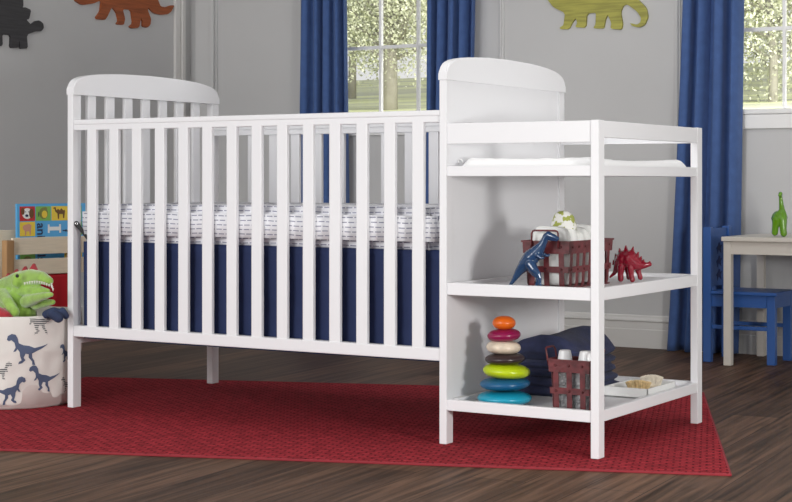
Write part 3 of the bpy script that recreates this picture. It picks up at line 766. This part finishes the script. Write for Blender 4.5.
# ------------------------------------------------------------ TOY BIN
BC = Vector((-.246, .006, .0003)); BR, BH = .222, .295
bm = bmesh.new(); seg = 96; rows = []
def bin_r(q, z):
    t = z/BH; r = BR*(.89+.11*min(1, t*1.6)-.02*max(0, t-.6))
    r += .006*noise.noise(Vector((math.cos(q)*2.2, math.sin(q)*2.2, t*2.6)))+.004*noise.noise(Vector((math.cos(q)*6, math.sin(q)*6, t*7)))
    if t < .06: r -= .012*(1-t/.06)
    return r
def rimz(q): return .007*noise.noise(Vector((math.cos(q)*1.5, math.sin(q)*1.5, 5)))
for j in range(41):
    z = BH*j/40; row = []
    for k in range(seg):
        q = 2*PI*k/seg; r = bin_r(q, z); row.append(bm.verts.new((r*math.cos(q), r*math.sin(q), z+rimz(q)*z/BH)))
    rows.append(row)
for dz, dr in ((.004,-.002),(.002,-.006),(-.01,-.007),(-.06,-.007),(-.15,-.010),(-BH+.012,-.02)):
    rows.append([bm.verts.new(((bin_r(2*PI*k/seg, BH)+dr)*math.cos(2*PI*k/seg), (bin_r(2*PI*k/seg, BH)+dr)*math.sin(2*PI*k/seg), BH+dz+rimz(2*PI*k/seg))) for k in range(seg)])
for a_, b2 in zip(rows, rows[1:]):
    for k in range(seg): bm.faces.new((a_[k], a_[(k+1) % seg], b2[(k+1) % seg], b2[k]))
bm.faces.new(rows[0][::-1]); bm.faces.new(rows[-1])
for f_ in bm.faces: f_.smooth = True
# printed dinosaurs, laid onto the cloth
TR = [(-1,.42),(-.97,.60),(-.80,.72),(-.62,.70),(-.50,.55),(-.42,.30),(-.2,.22),(.1,.20),(.35,.12),(.7,.22),(1.05,.35),(.7,.10),(.42,-.06),(.26,-.16),(.30,-.36),(.42,-.50),(.50,-.72),(.34,-.70),(.32,-.55),(.12,-.36),(.10,-.20),(-.05,-.18),(-.12,-.38),(-.02,-.50),(-.16,-.66),(-.34,-.72),(-.32,-.60),(-.20,-.52),(-.30,-.32),(-.34,-.12),(-.46,.02),(-.52,-.10),(-.64,-.14),(-.60,-.04),(-.55,.08),(-.62,.30),(-.78,.42),(-.9,.36)]
ST = [(-1,-.1),(-.9,.05),(-.7,.1),(-.6,.3),(-.45,.2),(-.35,.5),(-.2,.32),(-.05,.62),(.1,.35),(.25,.5),(.32,.22),(.5,.3),(.55,.08),(.8,.0),(1.1,.12),(.8,-.15),(.5,-.2),(.42,-.6),(.25,-.6),(.25,-.25),(-.2,-.22),(-.28,-.6),(-.45,-.6),(-.5,-.2),(-.8,-.2)]
def bin_uv(u, v):
    """point of the cloth cylinder seen at photo coordinates"""
    t = (u-396)/FP; dx, dy = -SN+CS*t, CS+SN*t; ox, oy = CX-BC.x, CY-BC.y
    a = dx*dx+dy*dy; b2 = ox*dx+oy*dy; c = ox*ox+oy*oy-BR*BR; ds = b2*b2-a*c
    d = (-b2-math.sqrt(max(ds, 0)))/a
    return math.atan2(oy+d*dy, ox+d*dx), CZ+d*(HY-v)/FP-BC.z
def stamp(u, v, size, poly, flip, rot, mi, stripes=False):
    q0, zc = bin_uv(u, v); b3 = bmesh.new(); ca, sa = math.cos(rot), math.sin(rot)
    pts = [(size*(flip*x), size*y) for x, y in poly]; pts = [(x*ca-y*sa, x*sa+y*ca) for x, y in pts]
    vv_ = [b3.verts.new((x, y, 0)) for x, y in pts]
    for tri in tessellate_polygon([[Vector((x, y, 0)) for x, y in pts]]): b3.faces.new([vv_[i] for i in tri])
    if stripes:
        k = -12
        geom = b3.verts[:]+b3.edges[:]+b3.faces[:]
        for k in range(-18, 19):
            geom = b3.verts[:]+b3.edges[:]+b3.faces[:]
            bmesh.ops.bisect_plane(b3, geom=geom, plane_co=(0, k*.003, 0), plane_no=(0,1,0))
        kill = [f for f in b3.faces if int(math.floor(f.calc_center_median().y/.003)) % 2]
        bmesh.ops.delete(b3, geom=kill, context='FACES')
    for _ in range(3):
        es = [e for e in b3.edges if e.calc_length() > .008]
        if not es: break
        bmesh.ops.subdivide_edges(b3, edges=es, cuts=1); bmesh.ops.triangulate(b3, faces=b3.faces[:])
    mp_ = {}
    for vv in b3.verts:
        q = q0+vv.co.x/BR; z = zc+vv.co.y
        z = min(max(z, .004), BH-.002)
        r = bin_r(q, z)+.0012
        mp_[vv] = bm.verts.new((r*math.cos(q), r*math.sin(q), z))
    for f_ in b3.faces:
        try: nf = bm.faces.new([mp_[w] for w in f_.verts]); nf.material_index = mi; nf.smooth = True
        except ValueError: pass
    b3.free()
for a in ((27,350,.066,TR,1,-.10,1,False),(46,379,.058,TR,1,-.10,1,False),(9,392,.058,TR,-1,.12,1,False),(40,322,.056,TR,1,0,2,True),(68,354,.040,TR,1,-.2,1,False),
          (0,372,.040,TR,-1,.10,2,True),(70,385,.034,TR,1,-.1,2,True),(80,330,.036,TR,1,0,1,False)):
    stamp(*a)
me = bpy.data.meshes.new('toy_bin'); bm.normal_update(); bm.to_mesh(me); bm.free()
for mm in (M['binfab'], M['print'], M['printstripe']): me.materials.append(mm)
o = bpy.data.objects.new('toy_bin', me); C.objects.link(o); o.location = BC
tag(o, 'round cream canvas bin printed with blue dinosaurs at the left end of the crib', 'toy bin')

# plush dinosaur
def fp(x, v, r, y):
    p = at_y(x/4.19, 200+v/4.19, y); d = SN*(CX-p.x)+CS*(p.y-CY); return (p.x, y, p.z, r/4.19*d/FP)
pl = thing('plush_dinosaur', 'lime green plush dinosaur with white felt teeth sitting in the canvas bin', 'plush toy')
yb = -.03
body = organic('body', [
  [fp(-30,400,60,.04), fp(10,375,48,.02), fp(45,352,38,.0), fp(80,335,38,-.02), fp(130,322,34,-.03), fp(175,325,28,-.04), fp(205,340,20,-.045)],
  [fp(70,345,24,-.05), fp(72,322,18,-.05)],
  [fp(80,375,30,-.02), fp(125,382,24,-.03), fp(170,380,20,-.035), fp(200,382,12,-.04)],
  [fp(20,400,55,.0), fp(60,430,58,-.02), fp(95,475,60,-.02), fp(100,520,58,-.01)],
  [fp(110,425,28,-.05), fp(150,412,22,-.07), fp(185,402,17,-.085), fp(215,396,11,-.09)],
  [fp(150,440,22,-.03), fp(190,432,18,-.04), fp(222,428,12,-.045)],
  [fp(10,395,26,-.05), fp(35,430,24,-.08), fp(60,470,24,-.09)]], M['plush'], pl, voxel=.0035, smooth=5)
bm = bmesh.new()
for k in range(12):
    s = k/11; u = 104+s*112; v = 345-12*math.sin(s*PI)+s*12; p = Vector(fp(u, v, 1, -.075-.004*s)[:3]); 
    lathe(bm, [(.0032,0),(0,-.010)], p, 6)
for k in range(4):
    s = k/3; p = Vector(fp(216+6*s, 348+s*22, 1, -.07)[:3]); lathe(bm, [(.0032,0),(0,-.010)], p, 6)
o = link('teeth', bm, M['tooth'], pl); o['label'] = 'white felt teeth'
bm = bmesh.new()
for (x, v, h) in ((62,312,32),(98,298,30),(134,286,30),(28,328,32),(-4,344,28)):
    a = Vector(fp(x-17,v+12,1,.0)[:3]); b2 = Vector(fp(x+17,v+8,1,.0)[:3]); c = Vector(fp(x+4,v-h+10,1,.0)[:3])
    poly_solid(bm, [a, b2, c], Vector((0,.012,0)), bev=.002)
o = link('back_spikes', bm, M['plushred'], pl); o['label'] = 'red felt back spikes'
bm = bmesh.new(); ball(bm, Vector(fp(72,318,1,-.088)[:3]), .006, 2); link('eye', bm, M['black'], pl, True)
# other soft toys around it
pd = organic('plush_toy', [[fp(195,480,20,-.06), fp(225,466,19,-.05), fp(255,478,20,-.02)],[fp(215,476,20,-.09),fp(245,494,22,-.07)],[fp(262,462,14,-.03),fp(275,485,16,-.03)]], M['plushdark'], voxel=.004, smooth=3)
tag(pd, 'dark blue soft toy beside the green plush dinosaur in the bin', 'plush toy')
pr = organic('plush_toy', [[fp(-6,480,34,-.12), fp(22,488,26,-.12)],[fp(15,470,20,-.10), fp(35,500,24,-.11)]], M['plushred'], voxel=.004, smooth=3)
tag(pr, 'red soft toy peeking out of the canvas bin at the left edge', 'plush toy')

# ------------------------------------------------------------ BOOK RACK
rk = thing('book_rack', 'low birch plywood book rack with red cloth sling behind the canvas bin', 'book rack')
sd_ = Vector((.22,.975,0)).normalized(); nr = Vector((sd_.y,-sd_.x,0)); O = Vector((-.610,.355,0))
MR = Matrix(((sd_.x, -nr.x, 0, O.x),(sd_.y, -nr.y, 0, O.y),(0,0,1,0),(0,0,0,1)))   # local x = along, y = away from viewer, z up
def RB(*a, **k): 
    bm = bmesh.new(); box(bm, *a, mtx=None, **k); bmesh.ops.transform(bm, matrix=MR, verts=bm.verts[:]); return bm
for s in (-.030, .245): link('corner_post', RB(s, s+.032, -.020, .014, ZF, .518, bev=.003), M['post'], rk)
link('front_slat', RB(.003, .335, -.006, .006, .464, .526, bev=.002), M['pine'], rk)
link('front_slat', RB(.003, .335, -.006, .006, .390, .447, bev=.002), M['pine'], rk)
link('back_panel', RB(-.20, .29, .105, .117, ZF, .551, bev=.002), M['pine'], rk)
for s in (-.20, .278): link('side_panel', RB(s, s+.012, -.004, .105, ZF, .42 if s > 0 else .40, bev=.002), M['pine'], rk)
# red sling
bm = bmesh.new(); rows = []
for (y, z) in ((.004,.388),(-.002,.384),(-.004,.375),(-.006,.30),(-.004,.20),(.004,.12),(.03,.08),(.07,.07),(.10,.10)):
    rows.append([bm.verts.new((.006+.27*i/24, y+.003*math.sin(i*1.3+z*9)*(1 if z < .37 else 0), z)) for i in range(25)])
for a_, b2 in zip(rows, rows[1:]):
    for i in range(24): bm.faces.new((a_[i], a_[i+1], b2[i+1], b2[i]))
bmesh.ops.transform(bm, matrix=MR, verts=bm.verts[:])
o = link('cloth_sling', bm, M['redcloth'], rk, True); o['label'] = 'red canvas sling'
# book
def flat(name, col): return mat(name, col, .35)
FC = dict(sky=flat('sky_blue_print',(.10,.42,.78)), red=flat('red_print',(.55,.03,.03)), green=flat('green_print',(.22,.50,.10)), yellow=flat('yellow_print',(.85,.62,.06)),
          brown=flat('brown_print',(.16,.07,.02)), olive=flat('olive_print',(.22,.24,.06)), white=flat('white_print',(.88,.88,.86)), pink=flat('pink_print',(.65,.32,.22)), ink=flat('dark_ink',(.02,.03,.09)))
keys = list(FC)
bk = thing('picture_book', 'sky blue picture book of animals standing sideways in the book rack', 'book')
lean = .14
def bp3(s, tdown, out=0):   # s along, t down from the top edge, out towards the viewer
    zt = .648; y0 = .078
    return MR @ Vector((.076-.020*tdown/.25+s, y0-tdown*lean*2.2*.45-out, zt-tdown))
bm = bmesh.new()
c4 = [bp3(0,0), bp3(.335,0), bp3(.335,.25), bp3(0,.25)]
poly_solid(bm, c4, -nr*.012); link('cover', bm, FC['sky'], bk)
def patch(s0, s1, t0, t1, col, out=.0006): f_ = bm.faces.new([bm.verts.new(bp3(*q, out)) for q in ((s0,t0),(s1,t0),(s1,t1),(s0,t1))]); f_.material_index = keys.index(col)
def blob(pts, col, out=.0012): f_ = bm.faces.new([bm.verts.new(bp3(a, b2, out)) for a, b2 in pts]); f_.material_index = keys.index(col)
def ell(cs, ct, a, b2, col, out=.0012): blob([(cs+a*math.cos(2*PI*k/20), ct+b2*math.sin(2*PI*k/20)) for k in range(20)], col, out)
def flush(lb, nm='picture_tile'):
    global bm
    o = link(nm, bm, [FC[k] for k in keys], bk); o['label'] = lb; bm = bmesh.new()
bm = bmesh.new()
T = .066
xs_ = [.010, .010+T+.003, .010+2*T+.006, .010+3*T+.009]
patch(xs_[0], xs_[0]+T, .010, .064, 'red')
ell(xs_[0]+.032, .036, .022, .020, 'white'); ell(xs_[0]+.050, .036, .010, .018, 'brown', .0016); ell(xs_[0]+.013, .028, .008, .013, 'brown', .0016); ell(xs_[0]+.030, .044, .007, .005, 'ink', .0020)
ell(xs_[0]+.025, .030, .002, .002, 'ink', .0020); ell(xs_[0]+.038, .030, .002, .002, 'ink', .0020)
flush('red square with a brown and white dog')
patch(xs_[1], xs_[1]+T, .010, .064, 'green')
ell(xs_[1]+.034, .036, .019, .022, 'olive'); ell(xs_[1]+.038, .040, .012, .014, 'yellow', .0016); ell(xs_[1]+.042, .020, .008, .007, 'olive', .0016); ell(xs_[1]+.012, .040, .0016, .010, 'ink', .0016)
flush('green square with a round green animal')
patch(xs_[2], xs_[2]+T+.006, .010, .064, 'yellow')
blob([(xs_[2]+a, b2) for a, b2 in ((.022,.026),(.030,.020),(.036,.026),(.044,.018),(.052,.026),(.058,.024),(.060,.030),(.056,.056),(.051,.056),(.050,.040),(.034,.040),(.033,.058),(.028,.058),(.026,.038),(.016,.030),(.014,.020),(.008,.020),(.010,.015),(.018,.014))], 'brown')
flush('yellow square with a brown camel')
patch(xs_[0], xs_[0]+T, .067, .120, 'yellow')
blob([(xs_[0]+a, b2+.066) for a, b2 in ((.020,.012),(.040,.008),(.050,.014),(.048,.030),(.046,.050),(.042,.050),(.040,.036),(.028,.036),(.026,.052),(.022,.052),(.021,.034),(.014,.028),(.012,.018))], 'pink')
flush('yellow square with a pink pig')
patch(xs_[3]+.008, xs_[3]+T, .010, .064, 'green'); flush('green square at the end of the top row')
patch(xs_[3]+.005, xs_[3]+T, .067, .120, 'green'); flush('green square at the end of the second row')
patch(xs_[0], xs_[0]+T, .178, .240, 'green'); ell(xs_[0]+.032, .207, .018, .014, 'olive'); flush('green square seen between the slats')
patch(xs_[2]+.055, xs_[3]+T, .178, .240, 'yellow'); flush('yellow square seen between the slats')
blob([(xs_[1]+a+.052, b2) for a, b2 in ((0,.078),(.008,.078),(.008,.087),(.050,.087),(.050,.078),(.058,.078),(.058,.110),(.050,.110),(.050,.101),(.008,.101),(.008,.110),(0,.110))], 'white')
flush('large white numeral lying on its side', 'numeral'); bm.free()
def text(s, size, p, along, up, m, parent):
    cu = bpy.data.curves.new('t', 'FONT'); cu.body = s; cu.size = size; cu.extrude = .0002; cu.offset = .0007; cu.align_x = 'LEFT'
    o = bpy.data.objects.new('lettering', cu); C.objects.link(o)
    dg = bpy.context.evaluated_depsgraph_get(); dg.update(); me = bpy.data.meshes.new_from_object(o.evaluated_get(dg)); bpy.data.objects.remove(o)
    me.materials.clear(); me.materials.append(m); z = along.cross(up)
    me.transform(Matrix(((along.x,up.x,z.x,p.x),(along.y,up.y,z.y,p.y),(along.z,up.z,z.z,p.z),(0,0,0,1))))
    o = bpy.data.objects.new('lettering', me); C.objects.link(o); o.parent = parent; return o
dn = (bp3(0,.1)-bp3(0,0)).normalized(); al_ = (bp3(.1,0)-bp3(0,0)).normalized()
text('animals', .050, bp3(xs_[1]+.006, .072, .0016), dn, al_, FC['ink'], bk)
text('f', .034, bp3(xs_[3]-.020, .098, .0016), dn, al_, FC['ink'], bk)

# ------------------------------------------------------------ OUTDOORS
bm = bmesh.new(); g = []
for j in range(41):
    y = 6+j*1.4; row = []
    for i in range(41):
        x = -44+i*1.6; z = .96+.086*(y-6)+.10*math.sin(y*.22+x*.05)
        row.append(bm.verts.new((x, y, z)))
    g.append(row)
for j in range(40):
    for i in range(40): bm.faces.new((g[j][i], g[j][i+1], g[j+1][i+1], g[j+1][i]))
o = link('lawn', bm, M['lawn'], smooth=True); o['kind'] = 'structure'
def tree(u, vb, y, h, cr, label, nleaf, seed, tr=.10, lsz=.09, zlo=.35):
    rnd = random.Random(seed); p = at_y(u, vb, y)
    t = thing('tree', label, 'tree', None); t.location = p
    bm = bmesh.new()
    tube(bm, [(0,0,-.3),(.02,0,h*.2),(-.05,0,h*.45),(.0,0,h*.7),(.05,0,h*.95)], [tr*1.3,tr,tr*.8,tr*.5,tr*.15], 10)
    tips = []
    for k in range(44):
        q = rnd.uniform(0, 2*PI); z0 = h*rnd.uniform(.16,.85); ln = cr*rnd.uniform(.6,1.05)*(1.15-.6*abs(z0/h-.5)); 
        a = Vector((0,0,z0)); pts = [a]; d = Vector((math.cos(q), math.sin(q), rnd.uniform(.2,.7))).normalized()
        for s in range(4):
            d = (d+Vector((rnd.uniform(-.35,.35), rnd.uniform(-.35,.35), rnd.uniform(-.15,.25)))).normalized(); pts.append(pts[-1]+d*ln/4)
        tube(bm, pts, [tr*.35,tr*.28,tr*.2,tr*.12,tr*.06], 6); tips += pts[1:]
    link('trunk', bm, M['bark'], t, True)
    bm = bmesh.new()
    for k in range(nleaf):
        c = rnd.choice(tips)+Vector((rnd.gauss(0,1), rnd.gauss(0,1), rnd.gauss(0,1)))*cr*.17
        if c.z < zlo*h*.5: continue
        a = Vector((rnd.uniform(-1,1), rnd.uniform(-1,1), rnd.uniform(-1,1))).normalized(); b2 = a.orthogonal().normalized(); s = lsz*rnd.uniform(.5,1.2)
        bm.faces.new([bm.verts.new(c+w) for w in (a*s, b2*s*.55, -a*s, -b2*s*.55)])
    link('foliage', bm, M['foliage'], t)
tree(389, 104, 13.0, 3.2, 1.5, 'haze-paled tree with pale trunk on the lawn outside the window behind the crib', 34000, 4, .085, .024, .12)
tree(352, 84, 24.0, 4.5, 2.2, 'distant tree on the lawn beyond the left edge of the middle window', 9000, 9, .07, .06, .1)
tree(772, 118, 12.5, 3.2, 1.6, 'leafy branching tree close outside the right-hand window', 36000, 21, .045, .024, .05)
tree(735, 85, 22.0, 5.0, 3.0, 'farther tree behind the leafy one outside the right-hand window', 16000, 31, .08, .07, .05)

# ------------------------------------------------------------ LIGHT
SKY_ROOM, SKY_SUN = .88, 1.0
w = bpy.data.worlds.new('sky'); S.world = w; w.use_nodes = True
N, L = w.node_tree.nodes, w.node_tree.links; bg = N['Background']
tc = N.new('ShaderNodeTexCoord'); sp = N.new('ShaderNodeSeparateXYZ'); L.new(tc.outputs['Generated'], sp.inputs[0])
mr = N.new('ShaderNodeMapRange'); mr.interpolation_type = 'SMOOTHSTEP'; mr.inputs[1].default_value = .25; mr.inputs[2].default_value = .75
mr.inputs[3].default_value = SKY_ROOM; mr.inputs[4].default_value = SKY_SUN; L.new(sp.outputs[1], mr.inputs[0])
bg.inputs[0].default_value = (.94,.94,.93,1); L.new(mr.outputs[0], bg.inputs[1])
def area(name, loc, target, size, power, col=(1,1,1), sy=None):
    l = bpy.data.lights.new(name, 'AREA'); l.energy = power; l.size = size; l.color = col
    if sy: l.shape = 'RECTANGLE'; l.size_y = sy
    o = bpy.data.objects.new(name, l); C.objects.link(o); o.location = loc
    o.rotation_euler = (Vector(target)-Vector(loc)).to_track_quat('-Z', 'Y').to_euler(); return o
area('side_softbox', (3.9,-1.2,.80), (1.3,.4,.45), .34, 40, (1,.985,.96))
area('front_softbox', (.5,-6.2,2.2), (.3,.6,.7), 2.0, 175)
area('low_fill', (-1.7,-4.6,.55), (-.2,.4,.6), .8, 34)  # extra unseen lamp, added to brighten the crib's left end
area('overhead_softbox', (1.6,.6,2.55), (1.6,.9,0), 1.4, 22)
area('garden_fill', (5,3.6,9), (-1,15,1.5), 4, 4700, (1,.99,.94))  # added area lamp above the back wall, brightens trees and lawn
S.view_settings.view_transform = 'Standard'; S.view_settings.look = 'None'; S.view_settings.gamma = 1; S.view_settings.use_curve_mapping = False
S.view_settings.exposure = -.15
